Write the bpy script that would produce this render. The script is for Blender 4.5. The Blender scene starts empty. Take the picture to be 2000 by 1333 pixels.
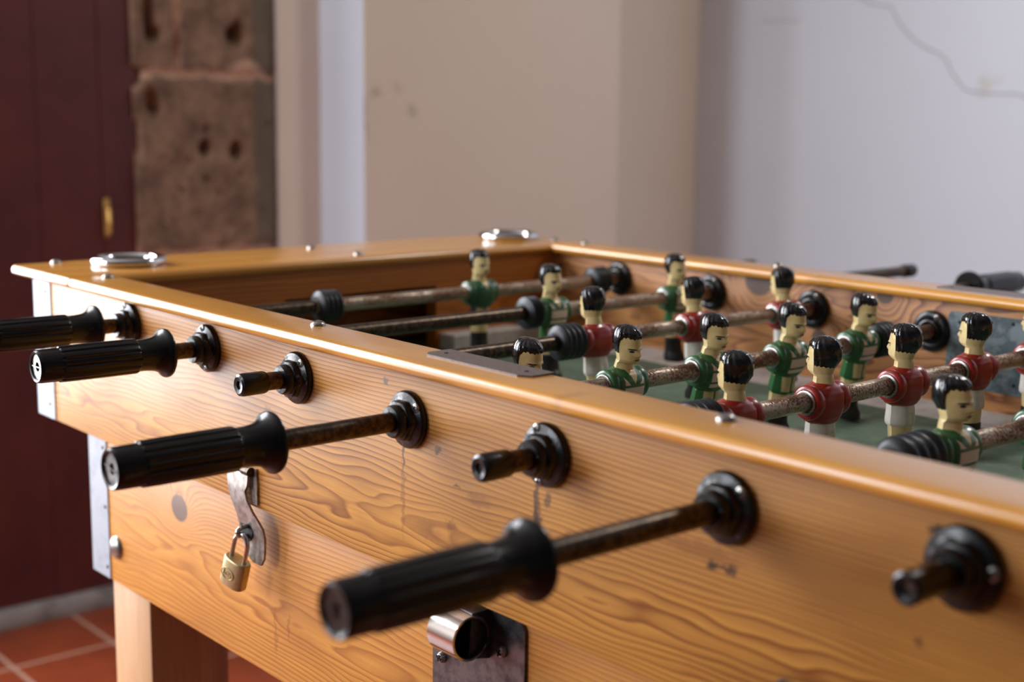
import bpy, bmesh, math, random
from mathutils import Vector, Matrix, noise
random.seed(4)
PI = math.pi
C = bpy.context.scene.collection
Z0 = 0.8615                      # height of the rods above the floor; table coordinates have z = 0 at the rods

# ------------------------------------------------------------------ colour / node helpers
def lin(r, g, b):
    f = lambda c: (c/255/12.92) if c/255 <= .04045 else ((c/255+.055)/1.055)**2.4
    return (f(r), f(g), f(b), 1)
class NT:
    def __init__(s, name):
        s.m = bpy.data.materials.new(name); s.m.use_nodes = True
        s.t = s.m.node_tree; s.t.nodes.clear()
        s.out = s.t.nodes.new('ShaderNodeOutputMaterial')
        s.b = s.t.nodes.new('ShaderNodeBsdfPrincipled')
        s.t.links.new(s.b.outputs[0], s.out.inputs[0])
        s.co = s.t.nodes.new('ShaderNodeTexCoord').outputs['Object']
    def put(s, sock, v):
        if v is None: return
        if isinstance(v, bpy.types.NodeSocket): s.t.links.new(v, sock)
        else: sock.default_value = v
    def math(s, op, a, b=None, c=None, clamp=False):
        n = s.t.nodes.new('ShaderNodeMath'); n.operation = op; n.use_clamp = clamp
        for i, v in enumerate((a, b, c)): s.put(n.inputs[i], v)
        return n.outputs[0]
    def vec(s, op, a, b=None):
        n = s.t.nodes.new('ShaderNodeVectorMath'); n.operation = op
        s.put(n.inputs[0], a); s.put(n.inputs[1], b)
        return n.outputs['Value'] if op in ('LENGTH', 'DOT_PRODUCT') else n.outputs[0]
    def sep(s, v):
        n = s.t.nodes.new('ShaderNodeSeparateXYZ'); s.put(n.inputs[0], v); return n.outputs
    def comb(s, x, y, z):
        n = s.t.nodes.new('ShaderNodeCombineXYZ')
        for i, v in enumerate((x, y, z)): s.put(n.inputs[i], v)
        return n.outputs[0]
    def noise(s, v, scale=5, detail=2, rough=.5, dist=0, color=False):
        n = s.t.nodes.new('ShaderNodeTexNoise'); s.put(n.inputs['Vector'], v)
        n.inputs['Scale'].default_value = scale; n.inputs['Detail'].default_value = detail
        n.inputs['Roughness'].default_value = rough; n.inputs['Distortion'].default_value = dist
        return n.outputs['Color' if color else 'Fac']
    def ramp(s, f, stops, interp='LINEAR'):
        n = s.t.nodes.new('ShaderNodeValToRGB'); s.put(n.inputs[0], f)
        e = n.color_ramp.elements; n.color_ramp.interpolation = interp
        while len(e) < len(stops): e.new(.5)
        for el, (p, c) in zip(e, stops):
            el.position = p; el.color = c if not isinstance(c, (int, float)) else (c, c, c, 1)
        return n.outputs[0]
    def mix(s, f, a, b, mode='MIX'):
        n = s.t.nodes.new('ShaderNodeMix'); n.data_type = 'RGBA'; n.blend_type = mode
        s.put(n.inputs[0], f); s.put(n.inputs[6], a); s.put(n.inputs[7], b)
        return n.outputs[2]
    def rng(s, v, a, b, c=0., d=1.):
        n = s.t.nodes.new('ShaderNodeMapRange'); s.put(n.inputs[0], v)
        for i, k in enumerate((a, b, c, d)): n.inputs[i+1].default_value = k
        return n.outputs[0]
    def ell(s, co, c, r, soft=.25):
        """1 inside an ellipsoid at c with radii r"""
        d = s.vec('SUBTRACT', co, tuple(c)); d = s.vec('DIVIDE', d, tuple(r)); l = s.vec('LENGTH', d)
        return s.rng(l, 1+soft, 1-soft, 0, 1)
    def bump(s, h, strength=.2, dist=.001):
        n = s.t.nodes.new('ShaderNodeBump'); n.inputs['Strength'].default_value = strength
        n.inputs['Distance'].default_value = dist; s.put(n.inputs['Height'], h)
        s.t.links.new(n.outputs[0], s.b.inputs['Normal'])
    def set(s, color=None, rough=None, metal=None, spec=None, coat=None, coat_rough=None):
        for k, v in (('Base Color', color), ('Roughness', rough), ('Metallic', metal), ('Specular IOR Level', spec),
                     ('Coat Weight', coat), ('Coat Roughness', coat_rough)):
            if v is not None: s.put(s.b.inputs[k], v)
        return s.m

# ------------------------------------------------------------------ materials
def wood(name, axis, light, dark, v0=0., h=.03, freq=300., amp=1., knots=(), marks=(), seed=0., rough=.34, coat=.35, contrast=1., coat_rough=.25):
    n = NT(name)
    x, y, z = n.sep(n.co)
    a, u, v = {'x': (x, y, z), 'y': (y, x, z), 'z': (z, y, x)}[axis]
    # wood runs along a; rings vary across u and v
    p = n.comb(n.math('ADD', n.math('MULTIPLY', a, 1.0), seed), n.math('MULTIPLY', u, 5.), n.math('MULTIPLY', v, 5.))
    low = n.noise(p, 1.3, 2, .5)
    fine = n.noise(n.comb(n.math('MULTIPLY', a, 5.), n.math('MULTIPLY', u, 60.), n.math('MULTIPLY', v, 60.)), 1., 2)
    low2 = n.noise(n.comb(n.math('ADD', n.math('MULTIPLY', a, 1.6), seed+3), n.math('MULTIPLY', u, 2.), n.math('MULTIPLY', v, 7.)), 1.7, 3, .55)
    dv = n.math('ADD', n.math('SUBTRACT', v, v0), n.math('MULTIPLY', n.math('SUBTRACT', low, .5), .05*amp))
    hh = n.math('ADD', n.math('ADD', h, n.math('MULTIPLY', u, .5)), n.math('MULTIPLY', n.math('SUBTRACT', low2, .5), .06*amp))
    rho = n.math('SQRT', n.math('ADD', n.math('MULTIPLY', dv, dv), n.math('MULTIPLY', hh, hh)))
    ph = n.math('ADD', n.math('MULTIPLY', rho, freq), n.math('MULTIPLY', fine, .3))
    core = None
    for (ka, kv, kr) in knots:
        d = n.comb(n.math('MULTIPLY', n.math('SUBTRACT', a, ka), .8), 0., n.math('SUBTRACT', v, kv))
        L = n.vec('LENGTH', d)
        e = n.math('POWER', 2.718, n.math('MULTIPLY', L, -1/(kr*1.5)))
        ph = n.math('ADD', ph, n.math('MULTIPLY', e, 11.))
        cm = n.rng(L, kr*1.08, kr*.92, 0, 1)
        core = cm if core is None else n.math('MAXIMUM', core, cm)
    f = n.math('FRACT', ph)
    f = n.ramp(f, [(0., 0.), (.55, .35), (.88, 1.), (1., 0.)])
    f = n.math('MULTIPLY', f, n.rng(n.noise(p, 3.1, 2), .25, .75, .35, 1.))
    f = n.math('MULTIPLY', f, contrast, clamp=True)
    col = n.mix(f, light, dark)
    fib = n.noise(n.comb(n.math('MULTIPLY', a, 12.), n.math('MULTIPLY', u, 420.), n.math('MULTIPLY', v, 420.)), 1., 2)
    col = n.mix(n.rng(fib, .35, .8, 0, .35), col, dark)
    blot = n.noise(n.comb(n.math('MULTIPLY', a, 3.), n.math('MULTIPLY', u, 8.), n.math('MULTIPLY', v, 8.)), 2.2, 3)
    col = n.mix(n.rng(blot, .45, .75, 0, .35), col, tuple(c*.8 if i < 3 else 1 for i, c in enumerate(dark)))
    if core is not None:
        col = n.mix(n.math('MULTIPLY', core, n.rng(fine, .2, .7, .75, 1.)), col, lin(54, 27, 19))
    for (c, r, colr, st) in marks:
        wob = n.vec('ADD', n.co, n.vec('MULTIPLY', n.vec('SUBTRACT', n.noise(n.co, 160, 2, .6, 0, True), (.5, .5, .5)), (.011, .0, .011)))
        col = n.mix(n.math('MULTIPLY', n.ell(wob, c, r, .35), st), col, colr)
    n.bump(n.math('ADD', n.math('MULTIPLY', f, -.5), n.math('MULTIPLY', fib, .5)), .12, .0006)
    return n.set(col, n.rng(blot, .3, .8, rough-.04, rough+.1), coat=coat, coat_rough=coat_rough)

PINE_L, PINE_D = lin(212, 150, 66), lin(132, 72, 18)
AMB_L, AMB_D = lin(230, 162, 62), lin(184, 112, 30)
drk = lin(40, 24, 18)
stain = lin(120, 66, 26)
front_marks = [((.4417, 0, -.034), (.0016, .1, .012), drk, .8), ((.4417, 0, -.062), (.0022, .1, .03), stain, .45),
    ((.5885, 0, -.038), (.0028, .1, .015), drk, .75), ((.5905, 0, -.052), (.0035, .1, .012), drk, .7), ((.6, 0, -.033), (.002, .1, .005), drk, .6),
    ((.7400, 0, -.0405), (.004, .1, .0028), drk, .9), ((.7500, 0, -.040), (.007, .1, .0018), drk, .8), ((.7560, 0, -.0385), (.003, .1, .0025), drk, .6),
    ((.4194, 0, .0158), (.0035, .1, .003), lin(86, 70, 64), .85), ((.4834, 0, -.0237), (.003, .1, .0022), drk, .7),
    ((.8824, 0, .0145), (.0035, .1, .003), lin(26, 20, 14), .95), ((.8750, 0, -.0440), (.003, .1, .0025), drk, .5),
    ((.73, 0, -.034), (.030, .1, .0045), lin(140, 84, 26), .6), ((.5, 0, -.075), (.006, .1, .0035), stain, .6), ((.62, 0, -.06), (.004, .1, .01), stain, .5),
    ((.53, 0, -.05), (.012, .1, .004), stain, .35), ((.47, 0, -.085), (.02, .1, .006), stain, .3), ((.25, 0, -.035), (.004, .1, .003), drk, .4),
    ((.505, 0, -.046), (.004, .1, .0012), drk, .7), ((.56, 0, -.021), (.0015, .1, .004), drk, .5), ((.3, 0, .02), (.001, .1, .003), drk, .5)]
M_front = wood('PineFrontBoard', 'x', PINE_L, PINE_D, -.082, .022, 290, 1., (), front_marks, .3, .48, .06, 1.35, .45)
M_front.node_tree.nodes['Principled BSDF'].inputs['Specular IOR Level'].default_value = .29
M_lower = wood('PineLowerBoard', 'x', lin(208, 142, 62), lin(148, 82, 24), -.215, .03, 260, .9, [(.0661, -.1637, .013)],
               [((.24, 0, -.235), (.002, .1, .02), stain, .4), ((.262, 0, -.225), (.0015, .1, .012), stain, .5)], 7.7, .5, .03, 1.0, .35)
M_far = wood('PineFarBoard', 'x', lin(204, 142, 82), lin(120, 66, 28), -.03, .03, 190, 1.4, [(.2225, .0225, .016), (.392, .024, .008), (.31, -.03, .008)], (), 3.3, .55, .0, 1.3)
M_end = wood('PineEndBoard', 'y', lin(190, 110, 40), lin(120, 60, 14), -.03, .03, 200, .7, (), (), 1.1, .45, .1)
M_rail_x = wood('VarnishedRailLong', 'x', AMB_L, AMB_D, .3, .02, 160, .3, (), [((.62, 0, .033), (.006, .02, .012), stain, .25)], 5.1, .3, .9, .7, .2)
M_rail_y = wood('VarnishedRailEnd', 'y', AMB_L, AMB_D, .3, .02, 160, .3, (), (), 2.6, .3, .9, .7, .2)
M_leg = wood('PineLeg', 'z', lin(206, 158, 112), lin(160, 108, 66), .3, .02, 220, .4, (), (), 9.2, .45, .1, .7)
M_dark_in = NT('GoalBoxDark').set(lin(60, 34, 16), .7)

def plain(name, col, rough=.5, metal=0., coat=None, nscale=None, ncol=None, nrng=(.45, .65), bump=None, namt=1.):
    n = NT(name)
    c = col
    if nscale:
        f = n.noise(n.co, nscale, 4, .6)
        c = n.mix(n.rng(f, nrng[0], nrng[1], 0, namt), col, ncol)
        if bump: n.bump(f, bump[0], bump[1])
    return n.set(c, rough, metal, coat=coat)
M_black = plain('BlackPlastic', lin(9, 10, 12), .27, 0, .1, 420, lin(15, 16, 19))
M_black_worn = plain('BlackPlasticWorn', lin(10, 11, 13), .3, 0, .15, 260, lin(96, 94, 96), (.62, .72), (.3, .001))
for m_ in (M_black, M_black_worn): m_.node_tree.nodes['Principled BSDF'].inputs['Specular IOR Level'].default_value = .36
M_rubber = plain('BumperRubber', lin(27, 31, 37), .42, 0, None, 300, lin(60, 66, 74), (.6, .75))
M_plug = plain('GripPlug', lin(120, 116, 112), .35, .6, None, 200, lin(60, 58, 56))
M_shaft_dark = plain('BlackenedSteel', lin(96, 78, 60), .34, .7, None, 240, lin(48, 38, 30), (.35, .6))
def rusty():
    n = NT('RustySteel')
    x, y, z = n.sep(n.co)
    f = n.noise(n.co, 520, 5, .7)
    g = n.noise(n.comb(x, n.math('MULTIPLY', y, .35), z), 60, 3)
    top = n.rng(z, -.004, .003, -.04, .018)
    r = n.rng(n.math('ADD', top, n.math('ADD', n.math('MULTIPLY', f, .6), n.math('MULTIPLY', g, .5))), .53, .61, 0, 1)
    c = n.mix(r, lin(182, 166, 148), n.mix(n.noise(n.co, 700, 2), lin(140, 90, 58), lin(84, 52, 34)))
    n.bump(f, .25, .0006)
    return n.set(c, n.rng(r, 0, 1, .36, .75), n.rng(r, 0, 1, .6, .1))
M_rust = rusty()
M_screw = plain('ZincScrew', lin(176, 172, 166), .3, .9, None, 900, lin(110, 104, 98))
M_alu = plain('AluminiumAngle', lin(160, 163, 172), .55, .3, None, 60, lin(146, 149, 159))
M_chrome = NT('ChromeCup').set(lin(205, 206, 208), .1, 1.)
M_steel = plain('WornSteel', lin(112, 113, 118), .28, .8, None, 90, lin(70, 70, 74), (.4, .65))
M_hasp = plain('HaspSteel', lin(176, 166, 160), .42, .7, None, 120, lin(128, 116, 110), (.4, .65))
M_galv = plain('GalvanisedSheet', lin(112, 122, 126), .6, .3, None, 85, lin(74, 86, 92), (.42, .58))
M_plate = plain('BrownedSteelPlate', lin(124, 112, 108), .48, .5, None, 300, lin(108, 96, 92))
M_brass = plain('SatinBrass', lin(196, 176, 132), .4, .65, None, 200, lin(180, 158, 114))
M_brassdoor = plain('DoorBrass', lin(214, 168, 96), .35, .8)
M_hole = NT('DarkHole').set(lin(10, 9, 8), .8)
M_field = plain('GreenFelt', lin(86, 108, 90), .6, 0, None, 60, lin(100, 120, 102))
M_white = plain('WhiteBoard', lin(196, 190, 184), .55, 0, None, 60, lin(176, 168, 160))
M_grime = plain('GreasyRing', lin(36, 30, 26), .5, .2)
# figures
def fig_skin():
    n = NT('FigureSkinPaint')
    c = n.mix(n.rng(n.noise(n.co, 90, 3), .4, .7, 0, 1), lin(232, 208, 150), lin(214, 186, 124))
    x, y, z = n.sep(n.co)
    fr = n.rng(x, .0065, .0085, 0, 1)
    ay = n.math('ABSOLUTE', y)
    q = n.comb(0., ay, z)
    # tilted brow
    zb = n.math('SUBTRACT', z, n.math('MULTIPLY', ay, -.04))
    brow = n.ell(n.comb(0., ay, zb), (0, .0050, .0327), (1, .0028, .0007), .3)
    eye = n.ell(q, (0, .0048, .0305), (1, .0016, .00095), .25)
    eyew = n.ell(q, (0, .0049, .0304), (1, .0028, .0013), .2)
    lip = n.ell(n.comb(0., y, z), (0, 0, .0237), (1, .0030, .0011), .25)
    c = n.mix(n.math('MULTIPLY', eyew, n.math('MULTIPLY', fr, .7)), c, lin(214, 200, 170))
    c = n.mix(n.math('MULTIPLY', lip, fr), c, lin(150, 40, 36))
    c = n.mix(n.math('MULTIPLY', n.math('MAXIMUM', brow, eye), fr), c, lin(24, 20, 20))
    return n.set(c, .33, coat=.6, coat_rough=.22)
M_skin = fig_skin()
M_hair = plain('FigureHairPaint', lin(15, 16, 19), .2, 0, .5)
def jersey(name, base, panels):
    n = NT(name)
    c = n.mix(n.rng(n.noise(n.co, 150, 3), .42, .68, 0, .6), base, tuple(v*.72 if i < 3 else 1 for i, v in enumerate(base)))
    x, y, z = n.sep(n.co)
    ay = n.math('ABSOLUTE', y)
    box = lambda y0, y1, z0, z1, s=.0004: n.math('MULTIPLY', n.math('MULTIPLY', n.rng(ay, y0-s, y0+s), n.rng(ay, y1+s, y1-s)),
                                                  n.math('MULTIPLY', n.rng(z, z0-s, z0+s), n.rng(z, z1+s, z1-s)))
    fr = n.rng(x, .002, .004, 0, 1)
    cream = lin(232, 214, 188)
    if panels:
        rect = box(-.01, .0108, -.0068, .0014)
        band = box(-.01, .0108, -.0122, -.0088)
        # triangles between collar and sleeve
        zt = n.math('SUBTRACT', z, n.math('MULTIPLY', ay, 1.15))
        tri = n.math('MULTIPLY', n.rng(zt, -.0022, -.0028), box(.0026, .0104, .0036, .0125))
        m = n.math('MULTIPLY', n.math('MAXIMUM', tri, n.math('MAXIMUM', rect, band)), fr)
        c = n.mix(m, c, n.mix(n.noise(n.co, 140, 2), cream, lin(234, 200, 186)))
    if panels is not None:
        vz = n.math('SUBTRACT', z, n.math('MULTIPLY', ay, 1.9))
        v = n.math('MULTIPLY', n.math('MULTIPLY', n.rng(vz, .0036, .0042), n.rng(z, .003, .004)), fr)
        c = n.mix(v, c, lin(216, 190, 134))
    return n.set(c, .3, coat=.3, coat_rough=.15)
M_jg = jersey('GreenPanelJersey', lin(46, 100, 54), True)
M_jk = jersey('GreenKeeperJersey', lin(36, 90, 54), False)
M_jr = jersey('RedJersey', lin(158, 30, 22), None)
def shorts(name, base, edge):
    n = NT(name)
    x, y, z = n.sep(n.co); ay = n.math('ABSOLUTE', y)
    c = n.mix(n.rng(n.noise(n.co, 120, 3), .45, .7, 0, .6), base, tuple(v*.75 if i < 3 else 1 for i, v in enumerate(base)))
    if edge is not None:
        fr = n.rng(x, .001, .003, 0, 1)
        inside = n.math('MULTIPLY', n.math('MULTIPLY', n.rng(ay, .0011, .0015), n.rng(ay, .0098, .0094)),
                        n.math('MULTIPLY', n.rng(z, -.0318, -.0312), n.rng(z, -.0172, -.0178)))
        c = n.mix(n.math('MULTIPLY', inside, fr), edge, c)
    return n.set(c, .35, coat=.2)
M_sg = shorts('GreenPiedShorts', lin(212, 192, 138), lin(46, 100, 54))
M_sk = shorts('KeeperShorts', lin(196, 168, 118), lin(30, 28, 26))
M_sr = shorts('WhiteShorts', lin(228, 222, 210), None)
M_boot = plain('BlackBootPaint', lin(20, 20, 22), .4, 0, None, 300, lin(60, 56, 54), (.66, .8))
# room
def plaster(name, col, col2, scale=3., rough=.75, spots=()):
    n = NT(name)
    c = n.mix(n.rng(n.noise(n.co, scale, 4), .35, .7, 0, 1), col, col2)
    for (ce, r, cc, st) in spots:
        w = n.vec('ADD', n.co, n.vec('MULTIPLY', n.vec('SUBTRACT', n.noise(n.co, 25, 2, .6, 0, True), (.5, .5, .5)), (.05, .05, .05)))
        c = n.mix(n.math('MULTIPLY', n.ell(w, ce, r, .5), st), c, cc)
    n.bump(n.noise(n.co, 60, 3), .06, .003)
    return n.set(c, rough)
st_ = lin(140, 108, 82)
M_shade_beige = plaster('BeigePaint', lin(232, 216, 200), lin(228, 212, 194), 2.5, .7,  # warm tone stands in for shade on faces turned from the windows
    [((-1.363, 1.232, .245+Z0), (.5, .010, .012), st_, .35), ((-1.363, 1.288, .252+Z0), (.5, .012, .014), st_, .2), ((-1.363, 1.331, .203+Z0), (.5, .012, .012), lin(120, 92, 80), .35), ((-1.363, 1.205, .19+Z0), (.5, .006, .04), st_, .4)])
M_lit_white = plaster('WhitePaint', lin(214, 219, 230), lin(210, 215, 226), 2., .7,
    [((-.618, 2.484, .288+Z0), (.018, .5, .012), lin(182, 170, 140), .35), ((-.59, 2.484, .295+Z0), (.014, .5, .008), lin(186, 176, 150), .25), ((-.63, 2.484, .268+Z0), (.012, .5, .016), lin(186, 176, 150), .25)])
M_room = plaster('RoomPaint', lin(84, 84, 86), lin(76, 76, 78), 2., .8)
M_ceil = plaster('CeilingPaint', lin(150, 145, 140), lin(144, 139, 134), 2., .8)
M_crackm = NT('PlasterCrack').set(lin(160, 156, 158), .9)
M_door = plain('OxbloodDoorPaint', lin(90, 32, 28), .5, 0, None, 6, lin(74, 24, 21), (.35, .65))
M_plinth = plain('GreyPlinth', lin(146, 138, 134), .5, 0, None, 14, lin(112, 104, 100))
def tiles():
    n = NT('TerracottaTiles')
    x, y, z = n.sep(n.co)
    P_ = .2045
    fx = n.math('ABSOLUTE', n.math('SUBTRACT', n.math('FRACT', n.math('ADD', n.math('DIVIDE', n.math('ADD', x, 1.315), P_), 40.5)), .5))
    fy = n.math('ABSOLUTE', n.math('SUBTRACT', n.math('FRACT', n.math('ADD', n.math('DIVIDE', n.math('SUBTRACT', y, .549), P_), 40.5)), .5))
    d = n.math('MINIMUM', fx, fy)
    wob = n.math('MULTIPLY', n.math('SUBTRACT', n.noise(n.co, 40, 2), .5), .012)
    g = n.rng(n.math('ADD', d, wob), .016, .024, 1, 0)
    c = n.mix(n.rng(n.noise(n.co, 6, 4), .35, .7, 0, 1), lin(142, 62, 32), lin(114, 46, 22))
    c = n.mix(g, c, lin(176, 140, 120))
    n.bump(n.math('SUBTRACT', 1., g), .5, .002)
    return n.set(c, .45)
M_tile = tiles()
def stone():
    n = NT('VolcanicStone')
    x, y, z = n.sep(n.co)
    f = n.noise(n.co, 17, 5, .65); g = n.noise(n.co, 110, 4, .7)
    c = n.mix(n.rng(f, .35, .68, 0, 1), lin(154, 122, 98), lin(100, 78, 64))
    c = n.mix(n.rng(g, .56, .68, 0, .45), c, lin(70, 56, 50))
    c = n.mix(n.rng(n.noise(n.co, 70, 2), .68, .74, 0, .7), c, lin(168, 136, 110))
    # lime mortar in the joints
    w = n.math('MULTIPLY', n.math('SUBTRACT', n.noise(n.co, 22, 3), .5), .05)
    zz = n.math('ADD', z, w)
    j = n.rng(n.math('ABSOLUTE', n.math('SUBTRACT', zz, .278+Z0)), .012, .006, 0, 1)
    j2 = n.rng(n.math('ABSOLUTE', n.math('SUBTRACT', zz, -.105+Z0)), .014, .008, 0, 1)
    vj = n.math('MULTIPLY', n.rng(n.math('ABSOLUTE', n.math('SUBTRACT', n.math('ADD', y, n.math('MULTIPLY', w, .4)), .836)), .010, .005, 0, 1), n.rng(z, .28+Z0, .29+Z0))
    lump = n.ell(n.vec('ADD', n.co, n.comb(0., w, n.math('MULTIPLY', w, .5))), (-1.54, 1.0, .287+Z0), (1, .038, .022), .2)
    m = n.math('MAXIMUM', n.math('MAXIMUM', j, j2), n.math('MAXIMUM', vj, lump))
    c = n.mix(n.math('MULTIPLY', m, .85), c, n.mix(g, lin(206, 164, 138), lin(176, 138, 114)))
    side_shade = n.rng(n.math('ADD', y, n.math('MULTIPLY', w, .15)), 1.016, 1.024, 0, 1)  # shade of the receding right side, painted into the stone colour
    c = n.mix(n.math('MULTIPLY', side_shade, n.rng(m, 0, 1, .75, .1)), c, n.mix(g, lin(124, 114, 96), lin(72, 64, 52)))
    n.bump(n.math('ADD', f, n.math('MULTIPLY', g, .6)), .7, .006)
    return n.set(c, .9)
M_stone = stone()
M_frame = plain('WhiteWindowFrame', lin(210, 206, 200), .5)

M_lower.node_tree.nodes['Principled BSDF'].inputs['Specular IOR Level'].default_value = .2
# ------------------------------------------------------------------ mesh helpers
def new_obj(name, bm, mats, parent=None, loc=None, smooth=None):
    me = bpy.data.meshes.new(name)
    bmesh.ops.recalc_face_normals(bm, faces=bm.faces[:])
    bm.to_mesh(me); bm.free()
    for m in (mats if isinstance(mats, (list, tuple)) else [mats]): me.materials.append(m)
    if smooth is not None:
        for p in me.polygons: p.use_smooth = True
        if smooth < 3.1: me.set_sharp_from_angle(angle=smooth)
    o = bpy.data.objects.new(name, me); C.objects.link(o)
    if parent: o.parent = parent
    if loc is not None: o.location = loc
    return o
def empty(name, loc, label=None, cat=None, group=None):
    o = bpy.data.objects.new(name, None); o.empty_display_size = .05; C.objects.link(o); o.location = loc
    tag(o, label, cat, group); return o
def tag(o, label=None, cat=None, group=None, kind=None):
    for k, v in (('label', label), ('category', cat), ('group', group), ('kind', kind)):
        if v: o[k] = v
    return o
def box(bm, x0, x1, y0, y1, z0, z1, bev=0., seg=3, only=None, mi=0):
    b = bmesh.new()
    bmesh.ops.create_cube(b, size=1)
    for v in b.verts:
        v.co = Vector(((x0+x1)/2+v.co.x*(x1-x0), (y0+y1)/2+v.co.y*(y1-y0), (z0+z1)/2+v.co.z*(z1-z0)))
    if bev > 0:
        es = [e for e in b.edges if only is None or only(e)]
        bmesh.ops.bevel(b, geom=es, offset=bev, segments=seg, affect='EDGES', profile=.5)
    for f in b.faces: f.material_index = mi
    join(bm, b)
def join(bm, b, mat=None):
    if mat is not None: b.transform(mat)
    me = bpy.data.meshes.new('tmp'); b.to_mesh(me); b.free(); bm.from_mesh(me); bpy.data.meshes.remove(me)
def lathe(prof, segs=40, mod=None, mi=None, cap=True):
    """profile [(y, r)] spun about the Y axis"""
    b = bmesh.new(); rings = []
    for i, (y, r) in enumerate(prof):
        ring = []
        if r <= 1e-6: ring = [b.verts.new((0, y, 0))]
        else:
            for k in range(segs):
                t = 2*PI*k/segs; rr = r*(mod(y, t) if mod else 1)
                ring.append(b.verts.new((rr*math.cos(t), y, rr*math.sin(t))))
        rings.append(ring)
    for i in range(len(rings)-1):
        A, B = rings[i], rings[i+1]
        for k in range(segs):
            k2 = (k+1) % segs
            if len(A) == 1 and len(B) == 1: continue
            if len(A) == 1: f = b.faces.new((A[0], B[k2], B[k]))
            elif len(B) == 1: f = b.faces.new((A[k], A[k2], B[0]))
            else: f = b.faces.new((A[k], A[k2], B[k2], B[k]))
            if mi: f.material_index = mi(i)
    if cap:
        for R in (rings[0], rings[-1]):
            if len(R) > 1: b.faces.new(R)
    return b
def prism(pts, y0, y1, axis='y', bev=0.):
    """polygon in (a, b) extruded along axis"""
    b = bmesh.new()
    mk = {'y': lambda p, t: (p[0], t, p[1]), 'x': lambda p, t: (t, p[0], p[1]), 'z': lambda p, t: (p[0], p[1], t)}[axis]
    A = [b.verts.new(mk(p, y0)) for p in pts]; B = [b.verts.new(mk(p, y1)) for p in pts]
    b.faces.new(A); b.faces.new(B)
    n = len(pts)
    for i in range(n): b.faces.new((A[i], A[(i+1) % n], B[(i+1) % n], B[i]))
    if bev: bmesh.ops.bevel(b, geom=b.edges[:], offset=bev, segments=2, affect='EDGES')
    return b
def rrect(x0, x1, z0, z1, r, n=5, corners='1111'):
    pts = []
    for i, (cx, cz, a0) in enumerate(((x1-r, z1-r, 0), (x0+r, z1-r, 90), (x0+r, z0+r, 180), (x1-r, z0+r, 270))):
        if corners[i] == '1':
            for k in range(n+1):
                a = math.radians(a0+90*k/n); pts.append((cx+r*math.cos(a), cz+r*math.sin(a)))
        else: pts.append(((x1, x0, x0, x1)[i], (z1, z1, z0, z0)[i]))
    return pts
def tube(pts, r, segs=12, closed=False):
    b = bmesh.new(); rings = []
    P = [Vector(p) for p in pts]
    for i, p in enumerate(P):
        d = (P[min(i+1, len(P)-1)]-P[max(i-1, 0)]).normalized()
        up = Vector((0, 1, 0)) if abs(d.y) < .9 else Vector((1, 0, 0))
        s = d.cross(up).normalized(); u = s.cross(d)
        rings.append([b.verts.new(p+r*(math.cos(2*PI*k/segs)*s+math.sin(2*PI*k/segs)*u)) for k in range(segs)])
    for A, B in zip(rings, rings[1:]):
        for k in range(segs): b.faces.new((A[k], A[(k+1) % segs], B[(k+1) % segs], B[k]))
    b.faces.new(rings[0]); b.faces.new(rings[-1])
    return b
def copy_tree(o, parent=None):
    c = o.copy(); C.objects.link(c); c.parent = parent
    for ch in [k for k in bpy.data.objects if k.parent == o]: copy_tree(ch, c)
    return c
SM = math.radians(35)

# ------------------------------------------------------------------ the room
D = -1.5434; YA, YB, X2, YC = 1.1985, 1.988, -1.363, 2.484; H = 2.7
bm = bmesh.new(); box(bm, -1.9, 3.6, -2.75, 2.7, -.1, 0)
tag(new_obj('floor', bm, M_tile), 'terracotta tiled floor with pale grout lines', 'floor', kind='structure')
bm = bmesh.new(); box(bm, -1.9, 3.6, -2.75, 2.7, H, H+.1)
tag(new_obj('ceiling', bm, M_ceil), 'plain painted ceiling out of view above the table', 'ceiling', kind='structure')
# back wall: plaster strip, projecting breast, recess; light painted in: lit -y faces white, shaded faces beige
G0, G1, GT = -1.50, -.02, 2.45    # glazed opening in the same wall
b = bmesh.new()
def plan_wall(bm, pts, zs):
    q = prism(pts, zs[0], zs[1], 'z'); join(bm, q)
bm = bmesh.new()
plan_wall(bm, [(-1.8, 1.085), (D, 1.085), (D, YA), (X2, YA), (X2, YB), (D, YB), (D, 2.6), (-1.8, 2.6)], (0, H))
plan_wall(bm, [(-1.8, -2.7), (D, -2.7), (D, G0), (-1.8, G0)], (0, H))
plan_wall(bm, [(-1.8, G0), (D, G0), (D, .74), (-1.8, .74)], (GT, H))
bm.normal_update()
wb = new_obj('wall_back', bm, [M_shade_beige, M_lit_white])
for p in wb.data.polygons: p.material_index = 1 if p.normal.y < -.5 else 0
tag(wb, 'beige plaster wall with a projecting breast behind the table end', 'wall', kind='structure')
bm = bmesh.new(); box(bm, D, 3.6, YC, 2.7, 0, H)
wr = tag(new_obj('wall_right', bm, M_lit_white), 'pale bluish white wall with a hairline crack on the right', 'wall', kind='structure')
ck = [(-1.05, .53), (-.961, .49), (-.93, .483), (-.899, .474), (-.875, .44), (-.85, .416), (-.82, .392), (-.787, .37), (-.75, .355), (-.727, .338), (-.712, .31), (-.696, .289), (-.675, .272), (-.652, .264), (-.61, .263), (-.57, .262), (-.54, .258), (-.5, .25), (-.46, .235)]
bm = bmesh.new(); join(bm, tube([(x+random.uniform(-.003, .003), YC-.0004, z+Z0+random.uniform(-.003, .003)) for x, z in ck], .0016, 6))
join(bm, tube([(-1.32+.02*i, YC-.0004, .455+Z0+random.uniform(-.003, .003)) for i in range(8)], .0011, 6))
new_obj('crack', bm, M_crackm, wr)
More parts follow.
